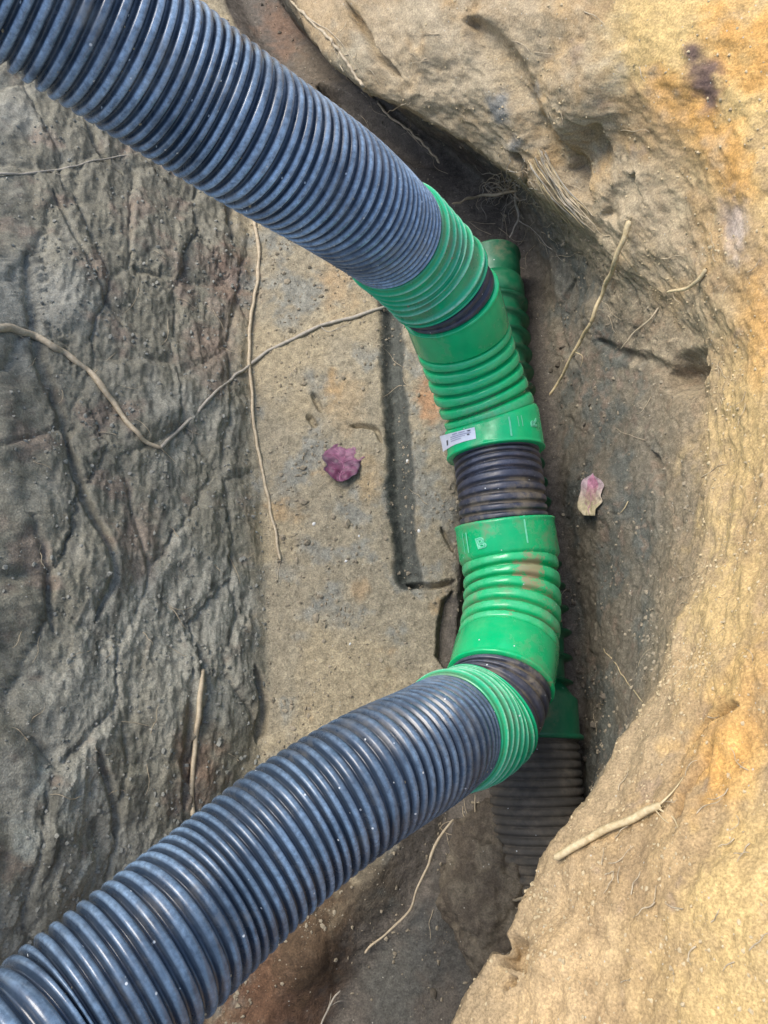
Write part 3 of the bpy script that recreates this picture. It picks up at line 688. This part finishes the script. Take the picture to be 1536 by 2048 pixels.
# ------------------------------------------------------------------ roots
random.seed(5)
def root_tube(name, pts, r0, r1, mat, parent=None, seg=8, knots=.25, bend=.004, sub=7):
    pp = catmull(pts, sub); nn = len(pp); LL = float(np.linalg.norm(np.diff(pp, axis=0), axis=1).sum())
    if bend:
        ph = random.random() * 100
        for k in range(3):
            q = np.stack([np.linspace(0, LL / .06, nn), np.full(nn, ph + k * 9.7), np.zeros(nn)], 1)
            pp[:, k] += perlin(q) * bend * 1.6
    t = np.gradient(pp, axis=0); t /= np.linalg.norm(t, axis=1)[:, None] + 1e-9
    a = np.cross(t, [0.3, .2, 1.0]); a /= np.linalg.norm(a, axis=1)[:, None] + 1e-9; b = np.cross(t, a)
    x = np.linspace(0, 1, nn); q = np.stack([x * LL / .05, np.full(nn, random.random() * 50), np.zeros(nn)], 1)
    rad = 1.15 * (r0 + (r1 - r0) * x) * (1 + knots * perlin(q) * 1.6)
    rad[-1] *= .3; rad[0] *= .45; th = np.linspace(0, 2 * np.pi, seg, endpoint=False)
    V = pp[:, None, :] + rad[:, None, None] * (np.cos(th)[None, :, None] * a[:, None] + np.sin(th)[None, :, None] * b[:, None])
    return grid_obj(name, V, mat, parent, closed=True), pp, rad
def dense(px, step=40):
    px = [tuple(q) + (0.0,) if len(q) == 2 else tuple(q) for q in px]; out = []
    for a, b in zip(px[:-1], px[1:]):
        k = max(1, int(math.hypot(b[0] - a[0], b[1] - a[1]) / step))
        for i in range(k):
            t = i / k; out.append(tuple(a[j] * (1 - t) + b[j] * t for j in range(len(a))))
    out.append(px[-1]); return out
def on_ground(px, r):
    """picture points (u, v[, lift]) laid on the earth, lift metres proud of it"""
    return [hit(q[0], q[1], (q[2] if len(q) > 2 else 0) + r * .9)[0] for q in dense(px, 22)]
def root(label, px, r0, r1, mat, twigs=(), group=None, knots=.18, bend=.0035, cat='root'):
    pts = on_ground(px, r0)
    if not twigs:
        o, _, _ = root_tube('root', pts, r0, r1, mat, None, 8, knots, bend); return tag(o, label, cat, group)
    e = empty('root', pts[0], label, cat, group); off = Matrix.Translation(-Vector(e.location))
    o, pp, rad = root_tube('main_root', pts, r0, r1, mat, e, 8, knots, bend); o.matrix_parent_inverse = off
    for tw in twigs:
        tp = on_ground(tw[0], tw[1]); k = np.argmin(np.linalg.norm(pp - tp[0], axis=1)); tp[0] = pp[k]
        x, _, _ = root_tube('side_root', tp, tw[1], tw[1] * .4, mat, e, 6, .2, bend); x.matrix_parent_inverse = off
    return e
root('thick pale root entering at the left edge and crossing the left clay wall downwards',
     [(-30,660),(20,655),(70,672),(130,705),(180,742),(215,790),(255,845),(290,882),(322,896)], .0085, .0045, M_ROOT_TAN,
     [([(20,655),(40,672),(62,690)], .002), ([(186,748),(205,728),(232,706)], .0014), ([(322,896),(345,918),(370,945)], .0014)])
root('grey root climbing from the low point of the thick root to the pale vertical root',
     [(318,897),(345,872),(372,845),(400,818),(430,785),(462,758),(500,730)], .0042, .0036, M_ROOT_GREY, [([(372,845),(385,870),(380,890)], .0012)])
root('brown root lying across the trench floor and ending beneath the upper green collar',
     [(500,728),(540,700),(590,675),(640,652),(700,637),(735,624),(785,612)], .0046, .0040, M_ROOT_GREY, [([(640,652),(660,662),(700,650)], .0016)])
root('long thin pale root running down the foot of the clay wall past the pipes',
     [(508,440),(518,500),(514,570),(502,640),(498,700),(502,780),(510,860),(520,920),(536,1000),(552,1070),(560,1120)], .0050, .0030, M_ROOT_TAN,
     [([(552,1070),(562,1110),(556,1160)], .0012)])
root('short pale stick-like root pressed upright against the clay wall above the lower pipe',
     [(408,1340),(402,1385),(394,1450),(388,1520),(384,1580),(384,1635)], .0052, .0045, M_ROOT_TAN)
root('thin grey root across the clay wall just below the upper blue-black pipe',
     [(-20,352),(40,348),(100,342),(165,330),(225,314),(275,308)], .0032, .0018, M_ROOT_GREY, [([(100,342),(130,352),(150,345)], .001)])
root('long straight pale root hanging off the right wall beside the green bends',
     [(1262,440,.02),(1240,500,.05),(1212,570,.08),(1180,650,.09),(1150,700,.09),(1125,750,.08),(1100,790,.06)], .0056, .0030, M_ROOT_PALE,
     [([(1240,500,.05),(1262,530,.02),(1275,545,.0)], .0012), ([(1150,700,.09),(1165,715,.08),(1160,735,.07)], .001)])
root('small curved pale root poking out of the sandy lip at the right',
     [(1412,538),(1395,560,.015),(1370,577,.03),(1333,584,.045)], .0040, .0026, M_ROOT_PALE)
root('very thin straight root hanging on the right wall under the small curved root',
     [(1318,615),(1300,635,.015),(1270,662,.03),(1240,696,.04)], .0022, .0014, M_ROOT_TAN)
root('frayed pale root trailing down the upper sand bank over the dark hollow',
     [(580,0),(620,40),(665,85),(705,140),(745,195),(775,228,.02),(810,255,.05),(845,285,.08),(878,325,.10)], .0036, .0030, M_ROOT_TAN,
     [([(620,40),(660,60),(700,110),(730,160)], .0014), ([(665,85),(690,150),(740,200)], .0014), ([(775,228,.02),(800,212,.01),(825,205)], .0014),
      ([(815,258,.05),(822,250,.05),(820,240,.05)], .001), ([(810,255,.05),(835,285,.06),(848,292,.07)], .0012), ([(705,140),(740,140),(765,172)], .0012)])
root('knotted pale root sticking out sideways above the green fitting, into the dark hollow',
     [(1035,382),(1000,388,.05),(960,393,.09),(930,400,.12),(905,407,.14)], .0044, .0028, M_ROOT_TAN,
     [([(985,390,.06),(970,372,.07),(985,355,.07),(1000,362,.06)], .0012), ([(960,393,.09),(952,410,.10),(958,420,.1)], .001),
      ([(1010,386,.04),(990,366,.06),(965,368,.08),(958,385,.09)], .001), ([(1015,385,.04),(1005,350,.05),(985,352,.06),(975,362,.06)], .0012)])
root('brown root hanging down onto the top end of the green fitting',
     [(1028,360),(1032,400,.03),(1037,430,.04),(1030,455,.05),(1020,478,.06)], .0046, .0030, M_ROOT_GREY,
     [([(1024,385,.03),(1010,415,.05),(1004,450,.07),(1000,472,.08)], .0010), ([(1028,400,.03),(1018,425,.05),(1020,450,.06)], .001),
      ([(1038,440,.04),(1060,455,.02),(1090,485,.01),(1130,530)], .0014), ([(1030,365),(1055,362,.02),(1070,372,.02)], .001)])
root('bare pale root on the sandy lip at the lower right, forked at its upper end',
     [(1325,1612,.01),(1300,1622,.012),(1240,1650,.012),(1180,1678,.012),(1140,1700,.012),(1105,1722,.012)], .0048, .0050, M_ROOT_PALE,
     [([(1325,1612),(1345,1635),(1360,1668)], .0016), ([(1325,1612),(1345,1585),(1365,1555)], .0016), ([(1318,1615),(1330,1640),(1342,1650)], .001)], knots=.05, bend=.004)
root('thin pale root in the dark earth below the lower green collar',
     [(905,1640,.03),(880,1675,.05),(862,1710,.06),(842,1765,.06),(820,1815,.05),(780,1862,.03),(730,1908,.01)], .0026, .0020, M_ROOT_TAN)
root('thin hooked root curving to the sandy lip at the bottom',
     [(930,1700,.04),(942,1722,.05),(965,1752,.05),(990,1780,.04),(1020,1795,.02),(1050,1795)], .0026, .0022, M_ROOT_TAN,
     [([(955,1740,.05),(962,1770,.04),(940,1800,.02),(915,1815,.01)], .001), ([(1020,1795,.02),(1035,1770,.02),(1050,1765)], .001)])
root('hair-thin root dangling beneath the lower green collar',
     [(950,1590,.05),(952,1630,.06),(962,1662,.05),(940,1680,.04),(905,1712,.02)], .0012, .0008, M_ROOT_TAN)
root('frayed grey root stub at the bottom edge, beside the rusty earth',
     [(640,2060),(652,2030,.01),(668,1995,.02),(682,1978,.02)], .0022, .0014, M_ROOT_GREY, [([(652,2030,.01),(660,2005,.02),(664,1985,.02)], .001), ([(660,2010,.02),(678,2000,.02),(690,2002,.01)], .0008)])
root('hair-thin pale root on the dark wall low at the right', [(1208,1296),(1235,1335),(1262,1372),(1285,1408)], .0011, .0008, M_ROOT_PALE)
root('tiny pale rootlet just below the pink and white leaf', [(1256,1004),(1250,1015),(1240,1024)], .0012, .0008, M_ROOT_PALE)
root('tiny curled rootlet on the dark earth beside the sandy lip, low at the right', [(1200,1535),(1196,1552,.005),(1204,1568,.005)], .0012, .0008, M_ROOT_PALE)
# mat of dead fibrous roots
e = empty('root_mat', hit(1100, 370)[0], 'mat of tan fibrous roots clinging to the bank above the green fitting', 'root mat'); off = Matrix.Translation(-Vector(e.location))
for k in range(26):
    u0 = 1060 + random.uniform(-6, 34); v0 = 310 + random.uniform(-10, 20); L = random.uniform(.7, 1.1); dxx = random.uniform(-12, 12)
    px = [(u0, v0), (u0 + 22 * L + dxx * .3, v0 + 42 * L), (u0 + 50 * L + dxx * .6, v0 + 85 * L), (u0 + 88 * L + dxx, v0 + 128 * L)]
    x, _, _ = root_tube('root_fibre', on_ground([(a, b, .004 + .012 * random.random()) for a, b in px], .002), random.uniform(.0010, .0024), .0009, random.choice([M_ROOT_TAN, M_ROOT_TAN, M_ROOT_GREY, M_ROOT_PALE]), e, 5, .3, .004)
    x.matrix_parent_inverse = off
# wiry tangle in the dark hollow
e = empty('root_tangle', hit(1010, 372)[0], 'wiry tangle of fine roots under the bank, above the top end of the green fitting', 'root tangle'); off = Matrix.Translation(-Vector(e.location))
for k in range(34):
    u0, v0 = 1015 + random.gauss(0, 16), 370 + random.gauss(0, 12); a = random.uniform(1.2, 5.2); px = []; lf = random.uniform(.01, .05)
    for q in range(6):
        px.append((u0, v0, lf)); a += random.uniform(-1.1, 1.1); stp_ = random.uniform(6, 17); u0 += math.cos(a) * stp_; v0 += math.sin(a) * stp_; lf = max(.005, lf + random.uniform(-.015, .02))
    x, _, _ = root_tube('rootlet', on_ground(px, .001), random.uniform(.0008, .0018), .0006, random.choice([M_ROOT_TAN, M_ROOT_GREY]), e, 5, .2, .004)
    x.matrix_parent_inverse = off
# loose hair roots everywhere, as one uncountable object
bm_v, bm_f = [], []
zones = [((1130,1520),(480,1500),26),((1180,1500),(1500,2000),26),((860,1060),(1590,1860),22),((40,480),(500,1600),34),((560,900),(660,1320),12),((620,1300),(20,500),44),((940,1120),(340,520),26)]
for (ua, ub), (va, vb), cnt in zones:
    for k in range(cnt):
        u0, v0 = random.uniform(ua, ub), random.uniform(va, vb); a = random.uniform(0, 6.28); L = random.uniform(10, 34)
        px = []
        for q in range(5): px.append((u0, v0, .002 + .012 * random.random() * (q > 1))); a += random.uniform(-.6, .6); u0 += math.cos(a) * L / 2; v0 += math.sin(a) * L / 2
        o, _, _ = root_tube('tmp', on_ground(px, .0006), random.uniform(.0005, .0011), .0004, None, None, 4, .2, .003, 4)
        base = len(bm_v); bm_v += [tuple(x.co) for x in o.data.vertices]; bm_f += [tuple(i + base for i in p.vertices) for p in o.data.polygons]
        me = o.data; bpy.data.objects.remove(o); bpy.data.meshes.remove(me)
tag(mesh_obj('hair_roots', bm_v, bm_f, M_ROOT_TAN), 'scattered hair-fine pale rootlets on the earth of the trench', 'rootlets', kind='stuff')

# ------------------------------------------------------------------ leaves
def leaf_mat(name, cols, sc):
    mt, t, b = newmat(name); tc = t.nodes.new('ShaderNodeTexCoord'); nn = noise(t, sc, 5, .6, tc.outputs['Object'])
    at = t.nodes.new('ShaderNodeVertexColor'); at.layer_name = 'Col'
    c = mixc(t, 1.0, at.outputs[0], ramp(t, nn.outputs[0], [(.3, .65), (.5, 1.0), (.7, 1.35)]).outputs[0], 'MULTIPLY')
    t.links.new(c, b.inputs['Base Color']); b.inputs['Roughness'].default_value = .5; bump(t, nn.outputs[0], .5, .002, b); return mt
M_LEAF = leaf_mat('purple_leaf', None, 90)
M_VEIN = simple('leaf_vein', (.30, .10, .18), (.42, .20, .28), 80)
def leaf(label, u, v, length, width, ang, outline, colf, crump, name='leaf'):
    c, nn = hit(u, v); e = empty(name, c, label, 'leaf')
    fwd = R3 @ np.array([math.sin(ang), -math.cos(ang), 0.]); fwd -= fwd.dot(nn) * nn; fwd /= np.linalg.norm(fwd); sd_ = np.cross(fwd, nn)
    nu, nv = 34, 26; V = np.zeros((nu, nv, 3)); C = np.zeros((nu, nv, 3))
    for i in range(nu):
        x = i / (nu - 1); wd = outline(x) * width / 2; wsk = .15 * width * float(perlin(np.array([[x * 4.1, 1.7, c[0] * 9]]))[0])
        for j in range(nv):
            y = (j / (nv - 1) * 2 - 1)
            p = c + fwd * (x - .5) * length + sd_ * (y * wd + wsk)
            q = np.array([[p[0] * 40, p[1] * 40, 3.3]]); zz = crump * perlin(q)[0] + crump * .5 * perlin(q * 2.3)[0]
            V[i, j] = p + nn * (.004 + crump + zz + .010 * y * y * crump / .004 * .4 + .004 * abs(math.sin(x * 14 + abs(y) * 5)) * .3)
            C[i, j] = colf(x, y, random.random())
    b = grid_obj('blade', V - c, M_LEAF, e, col=C)
    md = b.modifiers.new('s', 'SOLIDIFY'); md.thickness = .0006
    mid = V[1:-1, nv // 2] - c + nn * .0006
    root_tube('midrib', mid[::4], .0009, .0005, M_VEIN, e, 6, .1, 0, 4)
    for k in (6, 11, 16, 21):
        for sg in (-1, 1):
            p0 = V[k, nv // 2]; p1 = V[min(nu - 1, k + 4), nv // 2 + sg * 6]; p2 = V[min(nu - 1, k + 6), nv // 2 + sg * 11]
            root_tube('vein', [p0 - c + nn * .0004, p1 - c + nn * .0008, p2 - c + nn * .0004], .0005, .0003, M_VEIN, e, 5, .1, 0, 3)
    return e
def out1(x): return (max(0, math.sin(math.pi * (x * .94 + .03))) ** .62) * (1 + .30 * float(perlin(np.array([[x * 6.3, 4.4, .5]]))[0]) + .12 * float(perlin(np.array([[x * 19, 8.4, .5]]))[0]))
def col1(x, y, r):
    top_ = np.array([.20, .08, .13]); low_ = np.array([.11, .025, .06]); dk = np.array([.05, .02, .04])
    f = min(1, max(0, (x - .25) * 2.2 + .25 * y)); c = low_ * (1 - f) + top_ * f
    if .42 < x < .56 and abs(y) > .15: c = c * .45 + dk * .55
    if abs(y) > .86 and x < .6: c = dk
    return c * (.85 + .3 * r)
def out2(x): return (max(0, math.sin(math.pi * min(1, x * .86 + .10))) ** .6) * (1 + .35 * float(perlin(np.array([[x * 5.3, 2.4, .5]]))[0])) * (1 if x < .86 else max(.05, 1 - (x - .86) * 7))
def col2(x, y, r):
    a = np.array([.42, .36, .22]); b_ = np.array([.36, .16, .22]); w_ = np.array([.42, .32, .33])
    f = min(1, max(0, (x - .25) * 2)); c = a * (1 - f) + (b_ if abs(y) < .45 else w_) * f
    return c * (.85 + .3 * r)
leaf('crumpled magenta-purple leaf lying flat on the trench floor left of the dark slot', 684, 928, .128, .104, math.radians(8), out1, col1, .004)
leaf('small pink leaf with a creamy white base on the dark earth right of the pipes', 1187, 990, .100, .070, math.radians(4), out2, col2, .003)

# ------------------------------------------------------------------ stones, clods and crumbs
def rock(name, c, r, mat, sq=(1, 1, .7), seed=0, sub=2):
    bm = bmesh.new(); bmesh.ops.create_icosphere(bm, subdivisions=sub, radius=1)
    P_ = np.array([v.co for v in bm.verts]); d = 1 + .35 * perlin(P_ * 1.3 + seed * 7.7) + .15 * perlin(P_ * 3.1 + seed)
    for v, k in zip(bm.verts, d): v.co = Vector((v.co.x * k * r * sq[0], v.co.y * k * r * sq[1], v.co.z * k * r * sq[2]))
    me = bpy.data.meshes.new(name); bm.to_mesh(me); bm.free(); me.materials.append(mat)
    me.polygons.foreach_set('use_smooth', [sub > 1] * len(me.polygons))
    o = bpy.data.objects.new(name, me); o.location = Vector(c); o.rotation_euler = (random.uniform(0, .5), 0, random.uniform(0, 6)); return link(o)
stones = [(628,1048,.0055,M_STONE_W,'white pebble on the trench floor below the purple leaf, larger of the two close together'),
          (692,1122,.0042,M_STONE_W,'small white pebble on the floor left of the lower end of the dark slot'),
          (815,922,.0055,M_STONE_W,'white pebble on the earth strip between the dark slot and the label coupling'),
          (718,1072,.0034,M_STONE_W,'tiny white pebble on the floor midway between purple leaf and slot end'),
          (838,1062,.0050,M_STONE_W,'pale pebble on the earth strip beside the short dark pipe'),
          (700,1288,.0036,M_STONE_W,'tiny white pebble alone on the lower floor above the lower pipe')]
for k, (u, v, r, mt, lab) in enumerate(stones):
    c, nn = hit(u, v); tag(rock('stone', c - nn * r * (.35 if r > .008 else 0), r * (1.15 if r > .008 else 1), mt, (1, .8, .6), seed=k * 1.37 + 3), lab, 'stone')
# crumbs: small loose bits of earth as one uncountable object
ico = bmesh.new(); bmesh.ops.create_icosphere(ico, subdivisions=1, radius=1); IV = np.array([v.co for v in ico.verts]); IF = [tuple(v.index for v in f.verts) for f in ico.faces]; ico.free()
def crumbs(name, cnt, smin, smax, rmin, rmax, mat, label, seed):
    rg = np.random.RandomState(seed); vis = np.where((SS > smin) & (SS < smax))[0]
    q1, q2, _ = proj(V1[vis]); vis = vis[(q1 > -150) & (q1 < 1700) & (q2 > -150) & (q2 < 2200)]
    w8 = np.exp(3.0 * med[vis]); w8 /= w8.sum()
    ids = rg.choice(vis, cnt, p=w8); r = rmin + (rmax - rmin) * rg.rand(cnt) ** 4
    jit = (rg.rand(cnt, len(IV)) * .7 + .65)[:, :, None]; sc = (rg.rand(cnt, 1, 3) * .6 + .6)
    V = V1[ids][:, None, :] + Nf[ids][:, None, :] * (r[:, None, None] * .05) + IV[None] * jit * sc * r[:, None, None]
    fa = np.array(IF)[None] + (np.arange(cnt) * len(IV))[:, None, None]
    o = mesh_obj(name, V.reshape(-1, 3).tolist(), fa.reshape(-1, 3).tolist(), mat, None, False); tag(o, label, 'soil', kind='stuff')
M_CRUMB_D = simple('dark_clod', (.075, .065, .048), (.16, .135, .10), 40, .95); M_CRUMB_G = simple('clay_crumb', (.13, .13, .105), (.30, .30, .26), 25, .9); M_CRUMB_S = simple('sand_crumb', (.34, .27, .16), (.56, .46, .28), 25, .9)
crumbs('soil_crumbs', 5200, 2.0, 3.05, .0008, .0060, M_CRUMB, 'loose brown crumbs of earth on the trench floor', 1)
crumbs('clay_crumbs', 5500, .6, 2.0, .0006, .0065, M_CRUMB_G, 'grey crumbs of clay stuck to the left wall', 2)
crumbs('gutter_crumbs', 3000, 3.0, 6.8, .0008, .0055, M_CRUMB, 'dark crumbs of earth beside the pipes and on the right wall', 3)
crumbs('sand_crumbs', 4500, 6.9, 9.0, .0007, .0038, M_CRUMB_S, 'loose sandy crumbs on the right bank', 4)

bmh = bmesh.new(); bmesh.ops.create_icosphere(bmh, subdivisions=6, radius=1)
HP = np.array([v.co for v in bmh.verts]); hc = P(1030, 1790, .05); rad = np.array([.15, .17, .15])
W_ = hc + HP * rad; kk = 1 + .22 * fbm(W_, 9, 5, .6, 51) * 2 + .08 * ridged(W_, 20, 3, 52)
for v, q, k in zip(bmh.verts, HP, kk): v.co = Vector(hc + q * rad * k)
meh = bpy.data.meshes.new('soil_heap'); bmh.to_mesh(meh); bmh.free(); meh.materials.append(EARTH); meh.polygons.foreach_set('use_smooth', [True] * len(meh.polygons))
hcol = np.ones((len(meh.vertices), 4), np.float32); f_ = sstep(-.1, .2, fbm(W_, 14, 4, .6, 53))[:, None]
hcol[:, :3] = np.array([.105, .085, .06]) * (1 - f_) + np.array([.16, .135, .095]) * f_
meh.color_attributes.new('Col', 'FLOAT_COLOR', 'POINT').data.foreach_set('color', hcol.reshape(-1))
tag(link(bpy.data.objects.new('soil_heap', meh)), kind='structure')

crumbs('floor_clods', 150, 2.0, 2.5, .004, .014, M_CRUMB, 'small fallen clods of earth along the foot of the clay wall', 9)
crumbs('gutter_clods', 260, 4.2, 5.6, .003, .013, M_CRUMB_D, 'fallen clods of dark earth heaped against the lying green fitting', 10)
# grains of soil stuck on the pipes
M_MUD = simple('mud_grain', (.20, .155, .095), (.36, .29, .18), 40, .9)
def on_pipes(cnt, seed, mat, label, rmax, names, px=None):
    rg = np.random.RandomState(seed); VV, NN = [], []
    for o in list(COL.objects):
        if o.type == 'MESH' and o.name.split('.')[0] in names:
            k = len(o.data.vertices); a_ = np.empty(k * 3, np.float32); o.data.vertices.foreach_get('co', a_); b_ = np.empty(k * 3, np.float32); o.data.vertices.foreach_get('normal', b_)
            VV.append(a_.reshape(-1, 3)); NN.append(b_.reshape(-1, 3))
    VV = np.concatenate(VV); NN = np.concatenate(NN); q1, q2, _ = proj(VV)
    w8 = np.clip(NN[:, 2], 0, 1) * np.exp(5 * fbm(VV, 12, 3, .6, 61)) * (q1 > -50) * (q1 < 1580) * (q2 > -50) * (q2 < 2100)
    if px is not None:
        w8 *= sum(np.exp(-((q1 - a) ** 2 + (q2 - b) ** 2) / (c * c)) for a, b, c in px)
    ids = rg.choice(len(VV), cnt, p=w8 / w8.sum()); r = .0005 + (rmax - .0005) * rg.rand(cnt) ** 3
    jit = (rg.rand(cnt, len(IV)) * .7 + .65)[:, :, None]; sc = (rg.rand(cnt, 1, 3) * .6 + .6)
    V = VV[ids][:, None, :] + IV[None] * jit * sc * r[:, None, None]; fa = np.array(IF)[None] + (np.arange(cnt) * len(IV))[:, None, None]
    tag(mesh_obj('soil_grains', V.reshape(-1, 3).tolist(), fa.reshape(-1, 3).tolist(), mat, None, False), label, 'soil', kind='stuff')
on_pipes(1500, 21, M_MUD, 'grains of soil stuck to the green bends and collars', .0030, ('ribbed_elbow', 'socket', 'ribbed_sleeve', 'pipe_stub'))
on_pipes(900, 22, M_MUD, 'muddy grains caked on the lower green bend', .0042, ('ribbed_elbow', 'socket', 'pipe_stub'), [(1055,1140,40),(1085,1200,40),(1080,1280,45),(1060,1370,40)])
on_pipes(1500, 23, M_MUD, 'grains of soil caught on the blue-black ribbed pipes', .0024, ('corrugated_pipe',))
on_pipes(260, 24, M_STONE_W, 'pale specks of grit on the blue-black ribbed pipes', .0022, ('corrugated_pipe',))
